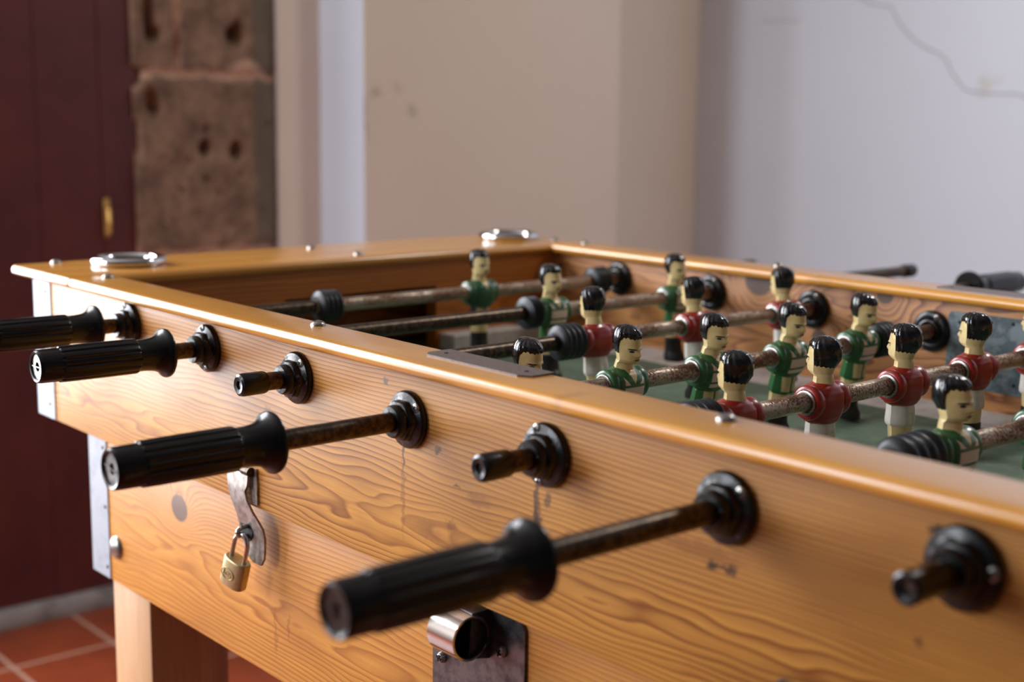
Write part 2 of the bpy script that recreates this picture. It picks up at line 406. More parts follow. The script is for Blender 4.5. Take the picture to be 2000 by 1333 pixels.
# front wall (behind the camera side) with a window
WX0, WX1, WZ0, WZ1 = -1.50, -.55, .75, 2.35
bm = bmesh.new()
for a in ((-1.8, WX0, 0, H), (WX1, 3.6, 0, H), (WX0, WX1, 0, WZ0), (WX0, WX1, WZ1, H)): box(bm, a[0], a[1], -2.75, -2.55, a[2], a[3])
tag(new_obj('wall_front', bm, M_room), 'wall with the window that lights the table, behind the camera', 'wall', kind='structure')
bm = bmesh.new(); box(bm, 3.4, 3.6, -2.55, YC, 0, H)
tag(new_obj('wall_side', bm, M_room), 'plain wall far behind the camera', 'wall', kind='structure')
# windows
bm = bmesh.new()
for a in ((WX0, WX0+.05, WZ0, WZ1), (WX1-.05, WX1, WZ0, WZ1), (WX0+.05, WX1-.05, WZ0, WZ0+.05), (WX0+.05, WX1-.05, WZ1-.05, WZ1), (-1.05, -1.0, WZ0+.05, WZ1-.05)):
    box(bm, a[0], a[1], -2.68, -2.62, a[2], a[3])
tag(new_obj('window_1', bm, M_frame), 'white framed window in the wall behind the camera', 'window', kind='structure')
bm = bmesh.new()
for a in ((G0, G0+.07, 0, GT), (G1-.07, G1, 0, GT), (G0+.07, G1-.07, 0, .40), (G0+.07, G1-.07, GT-.08, GT), (-.785, -.735, .40, GT-.08)):
    box(bm, -1.70, -1.63, a[0], a[1], a[2], a[3])
tag(new_obj('door_2', bm, M_frame), 'glazed white framed door left of the red plank door', 'door', kind='structure')
# red plank door with grooves
door = empty('door_1', (D, .2, 0), 'dark red plank door at the left edge of the photo', 'door'); door['kind'] = 'structure'
bm = bmesh.new()
gy = [G1, .1265, .2595, .3935, .527, .662, .745]
for y0, y1 in zip(gy, gy[1:]):
    box(bm, -.05, 0, y0-.2, y1-.2, .035, GT, .003, 2, lambda e: abs(e.verts[0].co.z-e.verts[1].co.z) > 1)
new_obj('plank_panel', bm, M_door, door)
bm = bmesh.new()
join(bm, lathe([(-.012, .004), (-.010, .0062), (.010, .0062), (.012, .004)], 14), Matrix.Translation((.004, .4690, .868)) @ Matrix.Rotation(PI/2, 4, 'X') )
box(bm, -.001, .004, .4645, .4735, Z0-.066, Z0+.014, .002, 2)
join(bm, tube([(.004, .469, .868), (.014, .469, .858), (.016, .469, .83), (.013, .4685, .806), (.004, .468, .80)], .0042, 10))
new_obj('door_handle', bm, M_brassdoor, door)
bm = bmesh.new()
join(bm, prism([(0, 0), (.028, 0), (.030, .014), (.024, .030), (.010, .037), (0, .037)], G1, .745, 'y'), Matrix.Translation((D, 0, 0)))
tag(new_obj('baseboard_back', bm, M_plinth, smooth=SM), 'rounded grey plinth at the foot of the red door', 'baseboard', kind='structure')
# stone masonry pier, real relief
b = bmesh.new()
pits = [(.977, .363, .018, .022, .05), (.985, .38, .008, .012, .03), (.898, .119, .011, .016, .05), (.973, .113, .012, .018, .05), (.772, .217, .015, .03, .03), (.787, .205, .008, .016, .03),
        (.775, .40, .010, .055, .04), (.785, .36, .012, .014, .04), (.735, .27, .02, .018, .05), (.74, .14, .008, .05, .02), (.835, .335, .006, .03, .02),
        (.90, .16, .006, .007, .015), (.86, .09, .006, .006, .012), (.9, .05, .006, .006, .015), (.98, .06, .006, .006, .012), (.93, .02, .005, .006, .012), (.84, .03, .005, .006, .01), (1.06, .17, .006, .008, .012)]
NY, NZ = 62, 400
vs = []
for j in range(NZ+1):
    z = H*j/NZ; row = []
    for i in range(NY+1):
        y = .735+(1.112-.735)*i/NY
        tz = z-Z0; d = 0.012
        nz = noise.noise(Vector((y*14, z*14, 1.3)))*.004+noise.noise(Vector((y*45, z*45, 4.)))*.0025
        d += nz
        w = noise.noise(Vector((y*9, z*3, 7.)))*.006
        for jz in (.278, -.105, -.5, .66, 1.05, 1.45):
            d -= .009*math.exp(-((tz-jz+w)/.009)**2)
        if tz > .28: d -= .008*math.exp(-((y-.836+w)/.006)**2)
        d += .010*math.exp(-((y-1.0)/.03)**2-((tz-.287)/.018)**2)
        for (py, pz, ry, rz, dep) in pits:
            q = ((y-py)/ry)**2+((tz-pz)/rz)**2
            if q < 4: d -= dep*math.exp(-q**1.5)
        if y > 1.017: d -= (y-1.017)*.30
        if y > 1.085+w*2: d -= .0
        row.append(b.verts.new((D+d, y, z)))
    vs.append(row)
for j in range(NZ):
    for i in range(NY): b.faces.new((vs[j][i], vs[j][i+1], vs[j+1][i+1], vs[j+1][i]))
# thickness: back face and sides
bk = [[b.verts.new((-1.8, .735, z)), b.verts.new((-1.8, 1.112, z))] for z in (0, H)]
b.faces.new([r[0] for r in vs]+[bk[1][0], bk[0][0]]); b.faces.new([r[-1] for r in vs]+[bk[1][1], bk[0][1]])
b.faces.new((bk[0][0], bk[0][1], bk[1][1], bk[1][0]))
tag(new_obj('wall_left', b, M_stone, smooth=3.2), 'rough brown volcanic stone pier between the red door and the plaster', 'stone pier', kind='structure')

# ------------------------------------------------------------------ the table
TB = Vector((.46, .34, 0))
table = empty('foosball_table', TB, 'large pine foosball table with varnished rails in the middle of the room', 'table')
OFF = Vector((0, 0, Z0))-TB
def part(name, bm, mats, parent=None, smooth=None):
    if parent is None: return new_obj(name, bm, mats, table, OFF, smooth)
    return new_obj(name, bm, mats, parent, None, smooth)
XR = 1.29; ZT = .0385; ZR = .0275; ZS = -.1244; ZB = -.2773; WI = .657
bev_all = lambda e: True
bm = bmesh.new(); box(bm, -.24, XR, 0, .028, ZS, ZR, .0012, 2); part('side_board', bm, M_front, smooth=SM)
bm = bmesh.new(); box(bm, -.24, XR, WI, .685, ZS, ZR, .0012, 2); part('side_board', bm, M_far, smooth=SM)
bm = bmesh.new(); box(bm, -.2395, -.22, .028, WI, ZS, ZR); part('end_board', bm, M_end)
bm = bmesh.new(); box(bm, XR-.02, XR-.0005, .028, WI, ZS, ZR); part('end_board', bm, M_end)
# end wall of the pitch with its goal opening
for s in (0, 1):
    f = (lambda x: x) if s == 0 else (lambda x: 1.05-x)
    xs = sorted((f(-.145), f(-.125)))
    bm = bmesh.new()
    box(bm, xs[0], xs[1], .028, .245, -.083, ZR); box(bm, xs[0], xs[1], .4605, WI, -.083, ZR); box(bm, xs[0], xs[1], .245, .4605, -.004, ZR)
    part('goal_wall', bm, M_end)
bm = bmesh.new(); box(bm, -.22, XR-.02, .028, WI, -.098, -.083); part('playfield', bm, M_field)
bm = bmesh.new()
join(bm, prism([(.610, -.083), (WI, -.083), (WI, -.0765)], -.125, 1.175, 'x')); part('border_ramp', bm, M_white)
bm = bmesh.new()
join(bm, prism([(.028, -.0765), (.028, -.083), (.075, -.083)], -.125, 1.175, 'x')); part('border_ramp', bm, M_white)
for y0, y1 in ((.4655, .61), (.075, .24)):
    bm = bmesh.new(); box(bm, -.125, -.095, y0, y1, -.083, -.0635, .001, 1); part('corner_block', bm, M_white)
# rails
R5 = .0052
bm = bmesh.new()
box(bm, -.277, -.1208, -.012, .701, ZR, ZT, R5, 5); part('end_rail', bm, M_rail_y, smooth=SM)
bm = bmesh.new()
box(bm, 1.1705, 1.325, -.012, .701, ZR, ZT, R5, 5); part('end_rail', bm, M_rail_y, smooth=SM)
long_e = lambda e: abs(e.verts[0].co.x-e.verts[1].co.x) > .5
bm = bmesh.new(); box(bm, -.1190, 1.17, -.012, .0395, ZR, ZT, R5, 5, long_e); part('side_rail', bm, M_rail_x, smooth=SM)
bm = bmesh.new(); box(bm, -.1190, 1.17, .645, .701, ZR, ZT, R5, 5, long_e); part('side_rail', bm, M_rail_x, smooth=SM)
# dome screws in the rails
def dome(r, h, n=6): return [(-.0005, r*.98)]+[(h*math.sin(PI/2*k/n), r*math.cos(PI/2*k/n)) for k in range(n)]+[(h, 0)]
RZ = Matrix.Rotation(PI/2, 4, 'X')
def screw_up(x, y, r=.0064, h=.0042):
    bm = bmesh.new(); b = lathe(dome(r, h), 20); join(bm, b, Matrix.Translation((x, y, ZT)) @ RZ)
    part('rail_screw', bm, M_screw, smooth=3.2)
for x, y in ((-.262, .034), (-.105, .024), (.289, .0255), (.7265, .0235), (-.243, .355), (-.1465, .36), (-.152, .682), (-.098, .688), (1.155, .024), (.225, .688), (.66, .688)): screw_up(x, y)
# nailed steel plates let into the rails
def rail_plate(x0, x1, y0, y1):
    bm = bmesh.new(); c = .006
    join(bm, prism([(x0+c, y0), (x1-c*1.4, y0), (x1, y0+.006), (x1, y1), (x0, y1), (x0, y0+c)], ZT, ZT+.0012, 'z'))
    p = part('wear_plate', bm, M_plate)
    for x in (x0+.012, x1-.014):
        bm = bmesh.new(); join(bm, lathe([(0, .0016), (.0004, .0016), (.0004, 0)], 14), Matrix.Translation((x, (y0+y1)/2, ZT+.0012)) @ RZ)
        new_obj('nail_hole', bm, M_hole, p)
rail_plate(.4475, .562, .0125, .0385)
rail_plate(.447, .562, .66, .69)
# galvanised sheet on the inner far wall
bm = bmesh.new(); join(bm, prism(rrect(.469, .62, -.057, .0185, .006), WI-.001, WI+.0005, 'y')); gp = part('sheet_plate', bm, M_galv)
for x, z in ((.482, .008), (.54, .013), (.60, .008), (.482, -.047), (.545, -.047)):
    bm = bmesh.new(); join(bm, lathe([(0, .0018), (-.0008, .0014), (-.0008, 0)], 12), Matrix.Translation((x, WI-.001, z))); new_obj('nail', bm, M_hole, gp, smooth=SM)
# lower cabinet
YL = .010
bm = bmesh.new(); box(bm, -.1335, 1.1835, YL, YL+.024, ZB, ZS, .001, 2); part('cabinet_board', bm, M_lower, smooth=SM)
bm = bmesh.new(); box(bm, -.1335, 1.1835, .651, .675, ZB, ZS, .001, 2); part('cabinet_board', bm, M_lower, smooth=SM)
bm = bmesh.new(); box(bm, -.1330, -.11, YL+.024, .651, ZB, ZS); part('cabinet_board', bm, M_end)
bm = bmesh.new(); box(bm, 1.16, 1.1830, YL+.024, .651, ZB, ZS); part('cabinet_board', bm, M_end)
bm = bmesh.new(); box(bm, -.11, 1.16, YL+.024, .651, ZB+.01, ZB+.02); part('cabinet_bottom', bm, M_end)
for x in (-.0946, 1.0596):
    for y in (.0125, .5855):
        bm = bmesh.new(); box(bm, x, x+.0850, y, y+.087, -Z0, ZB+(.02 if False else 0), .0015, 2); part('leg', bm, M_leg, smooth=SM)
# aluminium corner angles
def angle(x0, x1, yf, z0, z1, nails, left=True):
    bm = bmesh.new(); t = .0012
    box(bm, x0-t, x1, yf-t, yf, z0, z1)
    box(bm, x0-t, x0, yf, yf+.035, z0, z1)
    p = part('corner_bracket', bm, M_alu)
    for (nx, nz) in nails:
        bm = bmesh.new(); join(bm, lathe([(0, .0022), (-.0006, .0021), (-.001, .0012), (-.001, 0)], 14), Matrix.Translation((nx, yf-t, nz)))
        new_obj('nail', bm, plain_nail, p, smooth=SM)
plain_nail = plain('DullNail', lin(84, 78, 78), .45, .7)
angle(-.24, -.1965, 0, -.1235, .0268, [(-.2085, .015), (-.209, -.108), (-.222, -.05)])
angle(-.1335, -.0925, YL, -.2768, ZS-.001, [(-.1, -.137), (-.099, -.2), (-.0985, -.265)])
# carriage bolt
bm = bmesh.new(); join(bm, lathe([(0.001, .0127)]+[(-.0062*math.sin(PI/2*k/6), .0125*math.cos(PI/2*k/6)) for k in range(6)]+[(-.0062, 0)], 28), Matrix.Translation((-.0755, YL, -.2385)))
part('carriage_bolt', bm, M_screw, smooth=3.2)
# bearings
fl_prof = [(0, .0208), (-.0012, .0213), (-.0036, .0211), (-.0050, .0200), (-.0056, .0180), (-.0060, .0160), (-.0066, .0150), (-.0105, .0146), (-.0115, .0138), (-.0118, .0122), (-.0165, .0118), (-.0178, .0108), (-.0180, .0074), (0, .0074)]
def hexmod(y, t): return 1.0 if (y > -.0062 or y < -.0117) else 1+.035*math.cos(6*t)
def cross_screw(name, parent, loc, R, r=.0036, spin=0.):
    bm = bmesh.new()
    join(bm, lathe([(0.0002, r), (-.0004, r*.98), (-.0012, r*.72), (-.0014, r*.4), (-.0014, 0)], 20), Matrix.Translation(loc) @ R)
    o = new_obj(name, bm, [M_screw, M_hole], parent, None, SM)
    b = bmesh.new(); b.from_mesh(o.data)
    for a in (0, PI/2):
        q = bmesh.new(); box(q, -r*.62, r*.62, -.00165, -.0012, -r*.16, r*.16, mi=1)
        q.transform(Matrix.Translation(loc) @ R @ Matrix.Rotation(a+spin, 4, 'Y'))
        me = bpy.data.meshes.new('t'); q.to_mesh(me); q.free(); b.from_mesh(me); bpy.data.meshes.remove(me)
    b.to_mesh(o.data); b.free()
    return o
XS = [-.0022, .1522, .3003, .4506, .5997, .7505, .8989]
ZS_ = [.0053, .0035, .0001, -.0070, -.0036, -.0037, .0006]
scr = [(100, 275), (95, 285), (50, 232), (38, 215), (108, 262), (42, 232), (8, 215)]
I4 = Matrix.Identity(4)
for i in range(7):
    bm = bmesh.new(); join(bm, lathe(fl_prof, 60, hexmod, None, False), Matrix.Translation((XS[i], 0, ZS_[i])))
    p = part('rod_bearing', bm, M_black_worn if i < 6 else M_black, smooth=SM)
    for a in scr[i]:
        a = math.radians(a); cross_screw('screw', p, Vector((XS[i]+.0175*math.cos(a), -.0054, ZS_[i]+.0175*math.sin(a))), I4, .0036, a)
in_prof = [(0, .0210), (-.0014, .0213), (-.0034, .0209), (-.0050, .0190), (-.0054, .0150), (-.0050, .0135), (-.0062, .0128), (-.0085, .0120), (-.0090, .0105), (-.0060, .0088), (0, .0074)]
for i in range(7):
    bm = bmesh.new(); join(bm, lathe(in_prof, 48, None, None, False), Matrix.Translation((XS[i], WI, ZS_[i]*.7)))
    p = part('rod_bearing', bm, M_black, smooth=SM)
    for a in (62, 242):
        a = math.radians(a); cross_screw('screw', p, Vector((XS[i]+.0168*math.cos(a), WI-.0052, ZS_[i]*.7+.0168*math.sin(a))), I4, .0034, a)
    bm = bmesh.new(); join(bm, lathe([(0, .0208), (.0012, .0213), (.0036, .0211), (.0056, .0180), (.0115, .0138), (.0165, .0118), (.018, .0074), (0, .0074)], 40, None, None, False), Matrix.Translation((XS[i], .685, ZS_[i]*.7)))
    part('rod_bearing', bm, M_black, smooth=SM)
# hasp: hinge leaf on the upper board, cranked strap over a staple on the lower board
hb = bmesh.new()
# strap outline (x, z) with y following the crank
L_ = [(.1915, -.0935), (.1925, -.1040), (.1945, -.1120), (.1985, -.1215), (.2020, -.1290), (.2032, -.1345), (.2030, -.1420), (.2045, -.1500), (.2080, -.1590), (.2140, -.1680), (.2230, -.1735)]
R_ = [(.2262, -.0935), (.2262, -.1040), (.2225, -.1100), (.2240, -.1175), (.2310, -.1265), (.2380, -.1335), (.2425, -.1400), (.2440, -.1480), (.2435, -.1580), (.2420, -.1670), (.2370, -.1735)]
Ys = [-.0065, -.0075, -.0078, -.0074, -.0062, -.0048, -.0030, -.0020, -.0018, -.0018, -.0018]
NX = 6; fr, bk_ = [], []
for (a, c_, y) in zip(L_, R_, Ys):
    fr.append([hb.verts.new((a[0]+(c_[0]-a[0])*k/NX, y, a[1]+(c_[1]-a[1])*k/NX)) for k in range(NX+1)])
    bk_.append([hb.verts.new((a[0]+(c_[0]-a[0])*k/NX, y+.0022, a[1]+(c_[1]-a[1])*k/NX)) for k in range(NX+1)])
for i in range(len(fr)-1):
    for k in range(NX):
        hb.faces.new((fr[i][k], fr[i][k+1], fr[i+1][k+1], fr[i+1][k])); hb.faces.new((bk_[i][k], bk_[i+1][k], bk_[i+1][k+1], bk_[i][k+1]))
    hb.faces.new((fr[i][0], fr[i+1][0], bk_[i+1][0], bk_[i][0])); hb.faces.new((fr[i][NX], bk_[i][NX], bk_[i+1][NX], fr[i+1][NX]))
for k in range(NX):
    hb.faces.new((fr[0][k], bk_[0][k], bk_[0][k+1], fr[0][k+1])); hb.faces.new((fr[-1][k], fr[-1][k+1], bk_[-1][k+1], bk_[-1][k]))
hasp = part('hasp', hb, M_hasp, smooth=SM)
bm = bmesh.new(); join(bm, prism([(.1925, -.0895), (.2325, -.0895), (.2335, -.1015), (.2335, -.1212), (.2265, -.1212), (.2200, -.105), (.1935, -.1)], -.0022, .0004, 'y')); new_obj('hinge_leaf', bm, M_hasp, hasp)
bm = bmesh.new(); join(bm, lathe([(-.019, 0), (-.019, .0030), (.019, .0030), (.019, 0)], 16), Matrix.Translation((.2075, -.0045, -.0925)) @ Matrix.Rotation(PI/2, 4, 'Z'))
join(bm, lathe([(-.006, 0), (-.006, .0041), (.006, .0041), (.006, 0)], 16), Matrix.Translation((.2225, -.0045, -.0925)) @ Matrix.Rotation(PI/2, 4, 'Z'))
new_obj('hinge_pin', bm, M_shaft_dark, hasp, None, SM)
bm = bmesh.new(); join(bm, lathe([(0, .0100), (-.0006, .0100), (-.0006, 0)], 28), Matrix.Translation((.2155, -.0024, -.1465)) @ Matrix.Diagonal((1.05, 1, 1.0, 1))); new_obj('slot', bm, M_hole, hasp, None, SM)
bm = bmesh.new()
join(bm, tube([(.2185, .002, -.1420)]+[(.2185, -.0050-.0080*math.sin(PI*k/8), -.1465+.0045*math.cos(PI*k/8)) for k in range(9)]+[(.2185, .002, -.1510)], .0022, 10)); new_obj('staple', bm, M_screw, hasp, None, SM)
# coin mechanism
bm = bmesh.new(); join(bm, prism(rrect(.4680, .5705, -.240, -.1278, .007, 5, '1111'), YL-.0025, YL, 'y', .0005)); coin = part('coin_mechanism', bm, M_steel, smooth=SM)
bm = bmesh.new()
rc, yc_, zc_ = .0160, -.0120, -.1440
outer = [(yc_+rc*math.sin(a), zc_+rc*math.cos(a)) for a in [-PI*k/18 for k in range(19)]]
prof_o = [(YL-.002, zc_+rc)]+outer+[(YL-.002, zc_-rc)]
ri = rc-.0016
def hollow(bm, x0, x1):
    n = 40
    A = [];
    for x in (x0, x1):
        O = [bm.verts.new((x, yc_+rc*math.cos(2*PI*k/n), zc_+rc*math.sin(2*PI*k/n))) for k in range(n)]
        I = [bm.verts.new((x, yc_+ri*math.cos(2*PI*k/n), zc_+ri*math.sin(2*PI*k/n))) for k in range(n)]
        A.append((O, I))
    for k in range(n):
        k2 = (k+1) % n
        bm.faces.new((A[0][0][k], A[0][0][k2], A[1][0][k2], A[1][0][k])); f = bm.faces.new((A[0][1][k], A[1][1][k], A[1][1][k2], A[0][1][k2])); f.material_index = 1
        bm.faces.new((A[1][0][k], A[1][0][k2], A[1][1][k2], A[1][1][k]))
    bm.faces.new(A[0][0]); f = bm.faces.new([v for v in A[0][1]]); f.material_index = 1
hollow(bm, .5080, .5370)
o = new_obj('coin_tube', bm, [M_chrome, M_hole], coin, None, SM)
bm = bmesh.new(); join(bm, prism([(yc_+.004, zc_+rc), (YL-.0024, zc_+rc), (YL-.0024, zc_-rc-.004), (yc_+.001, zc_-rc)], .5085, .5330, 'x')); new_obj('tube_bracket', bm, M_steel, coin)
for x, z in ((.4800, -.1800), (.5480, -.1545), (.556, -.186)): cross_screw('screw', coin, Vector((x, YL-.003, z)), Matrix.Diagonal((1, 2.4, 1, 1)), .0042, .4)
bm = bmesh.new(); join(bm, prism(rrect(.790, .89, -.20, -.1285, .006), YL-.0025, YL, 'y', .0005)); part('latch_plate', bm, M_steel, smooth=SM)
# small upper tab of the second plate that reaches onto the upper board
bm = bmesh.new(); join(bm, prism(rrect(.790, .832, -.122, -.0905, .004), -.003, .0004, 'y', .0005)); part('coin_flap', bm, M_steel, smooth=SM)

# ------------------------------------------------------------------ chrome cups in the end rail
def ashtray(x, y, label):
    e = empty('cup_holder', (x, y, Z0+ZT), label, 'cup', 'chrome cups in the end rail'); e.scale = (1.07, 1.07, 1.)
    pr = [(.0, .0365), (.0025, .0384), (.0062, .0388), (.0090, .0372), (.0102, .0338), (.0092, .0304), (.0060, .0285), (.001, .0280), (-.0070, .0275), (-.0085, .0250), (-.0088, 0)]
    bm = bmesh.new(); join(bm, lathe(pr, 64, None, None, False), RZ); new_obj('rim', bm, M_chrome, e, None, 3.2)
    bm = bmesh.new(); join(bm, lathe([(-.0002, .030), (.0026, .030), (.0040, .026), (.0050, .020), (.0054, 0)], 48, None, None, False), Matrix.Translation((0, 0, .0005)) @ RZ)
    new_obj('lid', bm, M_chrome, e, None, SM)
ashtray(-.205, .0935, 'chrome cup ring set in the end rail at the near corner before the red door')
ashtray(-.2035, .6440, 'chrome cup ring set in the end rail at the far corner before the beige wall')

# ------------------------------------------------------------------ padlock
pad = empty('padlock', (.2075, -.0125, Z0-.1955), 'small brass padlock hanging from the steel hasp on the front board', 'padlock')
pad.rotation_euler = (0, math.radians(17), math.radians(12)); pad.scale = (1.04, 1.04, 1.08)
b = bmesh.new()
def stad(n=12, w=.0132, t=.0072):
    pts = []
    for k in range(4*n):
        a = 2*PI*k/(4*n); ca, sa = math.cos(a), math.sin(a); e = 2/2.6
        pts.append((w*math.copysign(abs(ca)**e, ca), t*math.copysign(abs(sa)**e, sa)))
    return pts
rings = []
for z, s in ((0, .93), (.0008, .98), (.002, 1), (.0218, 1), (.0228, .98), (.0234, .93)):
    rings.append([b.verts.new((p[0]*s, p[1]*s, z)) for p in stad()])
n_ = len(rings[0])
for A, B in zip(rings, rings[1:]):
    for k in range(n_): b.faces.new((A[k], A[(k+1) % n_], B[(k+1) % n_], B[k]))
b.faces.new(rings[0]); b.faces.new(rings[-1])
pb = new_obj('lock_body', b, M_brass, pad, None, SM)
bm = bmesh.new()
sh = [(-.0078, 0, .020), (-.0078, 0, .034)]+[(-.0078*math.cos(PI*k/12), 0, .0365+.0095*math.sin(PI*k/12)) for k in range(13)]+[(.0078, 0, .034), (.0078, 0, .020)]
join(bm, tube(sh, .0019, 12)); new_obj('shackle', bm, M_chrome, pad, None, SM)
bm = bmesh.new()
ovl = [(-.0015+.0070*math.cos(2*PI*k/32), -.0069-.0004, .0110+.0048*math.sin(2*PI*k/32)) for k in range(33)]
join(bm, tube(ovl, .0004, 6))
cu = bpy.data.curves.new('t', 'FONT'); cu.body = 'LOY'; cu.size = .0058; cu.extrude = .0003; cu.align_x = 'CENTER'; cu.align_y = 'CENTER'
to = bpy.data.objects.new('t', cu); C.objects.link(to); bpy.context.view_layer.update()
me = bpy.data.meshes.new_from_object(to.evaluated_get(bpy.context.evaluated_depsgraph_get()))
q = bmesh.new(); q.from_mesh(me); bpy.data.objects.remove(to); bpy.data.curves.remove(cu); bpy.data.meshes.remove(me)
join(bm, q, Matrix.Translation((-.0015, -.0072, .0110)) @ Matrix.Rotation(PI/2, 4, 'X'))
new_obj('emblem', bm, M_brass, pb)

# ------------------------------------------------------------------ figures
# cast in two halves: front and back meet in a seam at the sides
def lens_y(a):
    s_a = math.sin(a); return math.copysign(abs(s_a)**.9, s_a)
def lens_x(a, rx, n):
    return rx*math.copysign(max(0., 1-abs(lens_y(a))**n), math.cos(a))
def superring(bm, z, cx, rx, ry, n, segs, fn=None):
    out = []
    for k in range(segs):
        a = 2*PI*k/segs
        p = Vector((cx+lens_x(a, rx, n), ry*lens_y(a), z))
        if fn: p = fn(p, a)
        out.append(bm.verts.new(p))
    return out
def loft(bm, rings, caps=True):
    for A, B in zip(rings, rings[1:]):
        n = len(A)
        for k in range(n): bm.faces.new((A[k], A[(k+1) % n], B[(k+1) % n], B[k]))
    if caps: bm.faces.new(rings[0]); bm.faces.new(rings[-1])
def interp(keys, z):
    if z <= keys[0][0]: return keys[0][1:]
    for a, b_ in zip(keys, keys[1:]):
        if z <= b_[0]:
            t = (z-a[0])/(b_[0]-a[0]); t = t*t*(3-2*t)*.5+t*.5
            return tuple(p+(q-p)*t for p, q in zip(a[1:], b_[1:]))
    return keys[-1][1:]
BK = [(-.052, -.0005, .0080, .0104, 3.0), (-.040, -.0005, .0090, .0112, 3.0), (-.030, 0, .0092, .0122, 2.8), (-.010, 0, .0095, .0130, 2.6), (.006, 0, .0094, .0122, 2.4), (.0115, -.0008, .0090, .0104, 2.3),
      (.0145, -.0012, .0084, .0090, 2.3), (.0185, -.0010, .0080, .0084, 2.3), (.0205, .0012, .0096, .0087, 2.3), (.0225, .0020, .0110, .0092, 2.4), (.0265, .0014, .0120, .0099, 2.4), (.031, .0006, .0124, .0104, 2.4),
      (.036, 0, .0126, .0106, 2.4), (.040, -.0003, .0122, .0104, 2.3), (.0435, -.0008, .0108, .0093, 2.2), (.0462, -.001, .0084, .0073, 2.1), (.0478, -.001, .0050, .0043, 2.0), (.0482, -.001, .0012, .0010, 2.0)]
def face_fn(p, a):
    a = (a+PI) % (2*PI)-PI; z = p.z
    if z < .018 or abs(a) > 1.4: return p
    g = lambda za, sz, aa, sa: math.exp(-((z-za)/sz)**2-((abs(a)-aa)/sa)**2)
    d = .0024*g(.0278, .0022, 0, .17)+.0012*g(.0305, .0030, 0, .12)          # nose and bridge
    d += .0010*g(.0330, .0012, .38, .30)                                      # brow ridge
    d -= .0010*g(.0305, .0016, .40, .20)                                      # eye sockets
    d += .0009*g(.0238, .0012, 0, .24)-.0008*g(.0222, .0007, 0, .25)+.0010*g(.0206, .0011, 0, .25)-.0006*g(.0256, .0006, 0, .2)
    return p+Vector((math.cos(a)*d, math.sin(a)*d*.6, 0))
def body_mesh():
    bm = bmesh.new(); rings = []; zs = []
    z = -.052
    while z < .0190: zs.append(z); z += .0022
    z = .0192
    while z < .0478: zs.append(z); z += .00062
    zs += [.0478, .0482]
    for z in zs:
        cx, rx, ry, n = interp(BK, z); rings.append(superring(bm, z, cx, rx, ry, n, 56, face_fn))
    loft(bm, rings)
    return bm
def hairline(a):
    a = abs((a+PI) % (2*PI)-PI)/PI*180
    k = [(0, .0412), (25, .0404), (45, .0412), (62, .0400), (76, .0365), (86, .0315), (94, .0280), (104, .0272), (130, .0268), (180, .0258)]
    for p, q in zip(k, k[1:]):
        if a <= q[0]: return p[1]+(q[1]-p[1])*(a-p[0])/(q[0]-p[0])
    return k[-1][1]
def hair_mesh():
    bm = bmesh.new(); N = 72; K = 16; cols = []
    for i in range(N):
        a = 2*PI*i/N; zl = hairline(a)+.0006*math.sin(i*2.1); col = []
        for j in range(K+1):
            t = j/K; z = zl+(.0484-zl)*(1-(1-t)**2)
            cx, rx, ry, n = interp(BK, min(z, .0482))
            ca, sa = math.cos(a), math.sin(a)
            back = max(0, -ca)
            off = .0011*min(1, j/1.5)+.0010*back*min(1, j/2)+.00035*math.sin(a*17+z*420)*min(1, j/2)
            if j == 0: off = .0002
            s = 1 if z < .0470 else 1
            col.append(bm.verts.new((cx+lens_x(a, rx+off, n)+off*ca*.3, (ry+off)*lens_y(a), z+(.0010 if j > 2 else .0004*j))))
        cols.append(col)
    for i in range(N):
        A, B = cols[i], cols[(i+1) % N]
        for j in range(K): bm.faces.new((A[j], B[j], B[j+1], A[j+1]))
    bm.faces.new([c_[-1] for c_ in cols])
    return bm
def jersey_mesh():
    bm = bmesh.new(); rings = []
    K = [(-.0172, .0002, .0108, .0128, 2.8), (-.0160, .0003, .0120, .0150, 3.4), (-.0120, .0004, .0136, .0178, 4.2), (-.0050, .0005, .0146, .0196, 5.), (.0010, .0006, .0148, .0199, 5.), (.0060, .0004, .0140, .0194, 4.4),
         (.0100, .0, .0122, .0172, 3.2), (.0125, -.0006, .0096, .0128, 2.3), (.0142, -.0010, .0076, .0088, 2.2), (.0146, -.0012, .0066, .0076, 2.2)]
    z = -.0172
    while z < .0147:
        cx, rx, ry, n = interp(K, z); rings.append(superring(bm, z, cx, rx, ry, n, 48)); z += .00095
    loft(bm, rings)
    # shoulder roundels around the rod
    for s in (-1, 1):
        q = lathe([(.0120, .0126), (.0155, .0136), (.0185, .0134), (.0198, .0124), (.0203, .0100), (.0203, 0)], 40)
        if s < 0: q.transform(Matrix.Diagonal((1, -1, 1, 1)))
        join(bm, q, Matrix.Translation((-.0008, 0, -.0005)))
    return bm
def shorts_mesh():
    bm = bmesh.new(); rings = []
    K = [(-.0346, 0, .0100, .0118, 3.4), (-.0340, 0, .0112, .0130, 3.2), (-.0300, 0, .0116, .0135, 3.), (-.0230, 0, .0110, .0130, 3.), (-.0150, .0004, .0104, .0126, 2.8)]
    fn = lambda p, a: p+Vector((-.0012*math.exp(-(p.y/.0022)**2)*(1 if p.z < -.024 else .4)*math.copysign(1, p.x), 0, 0))
    for z in [-.0346+.0014*i for i in range(15)]:
        cx, rx, ry, n = interp(K, z); rings.append(superring(bm, z, cx, rx, ry, n, 48, fn))
    loft(bm, rings); return bm
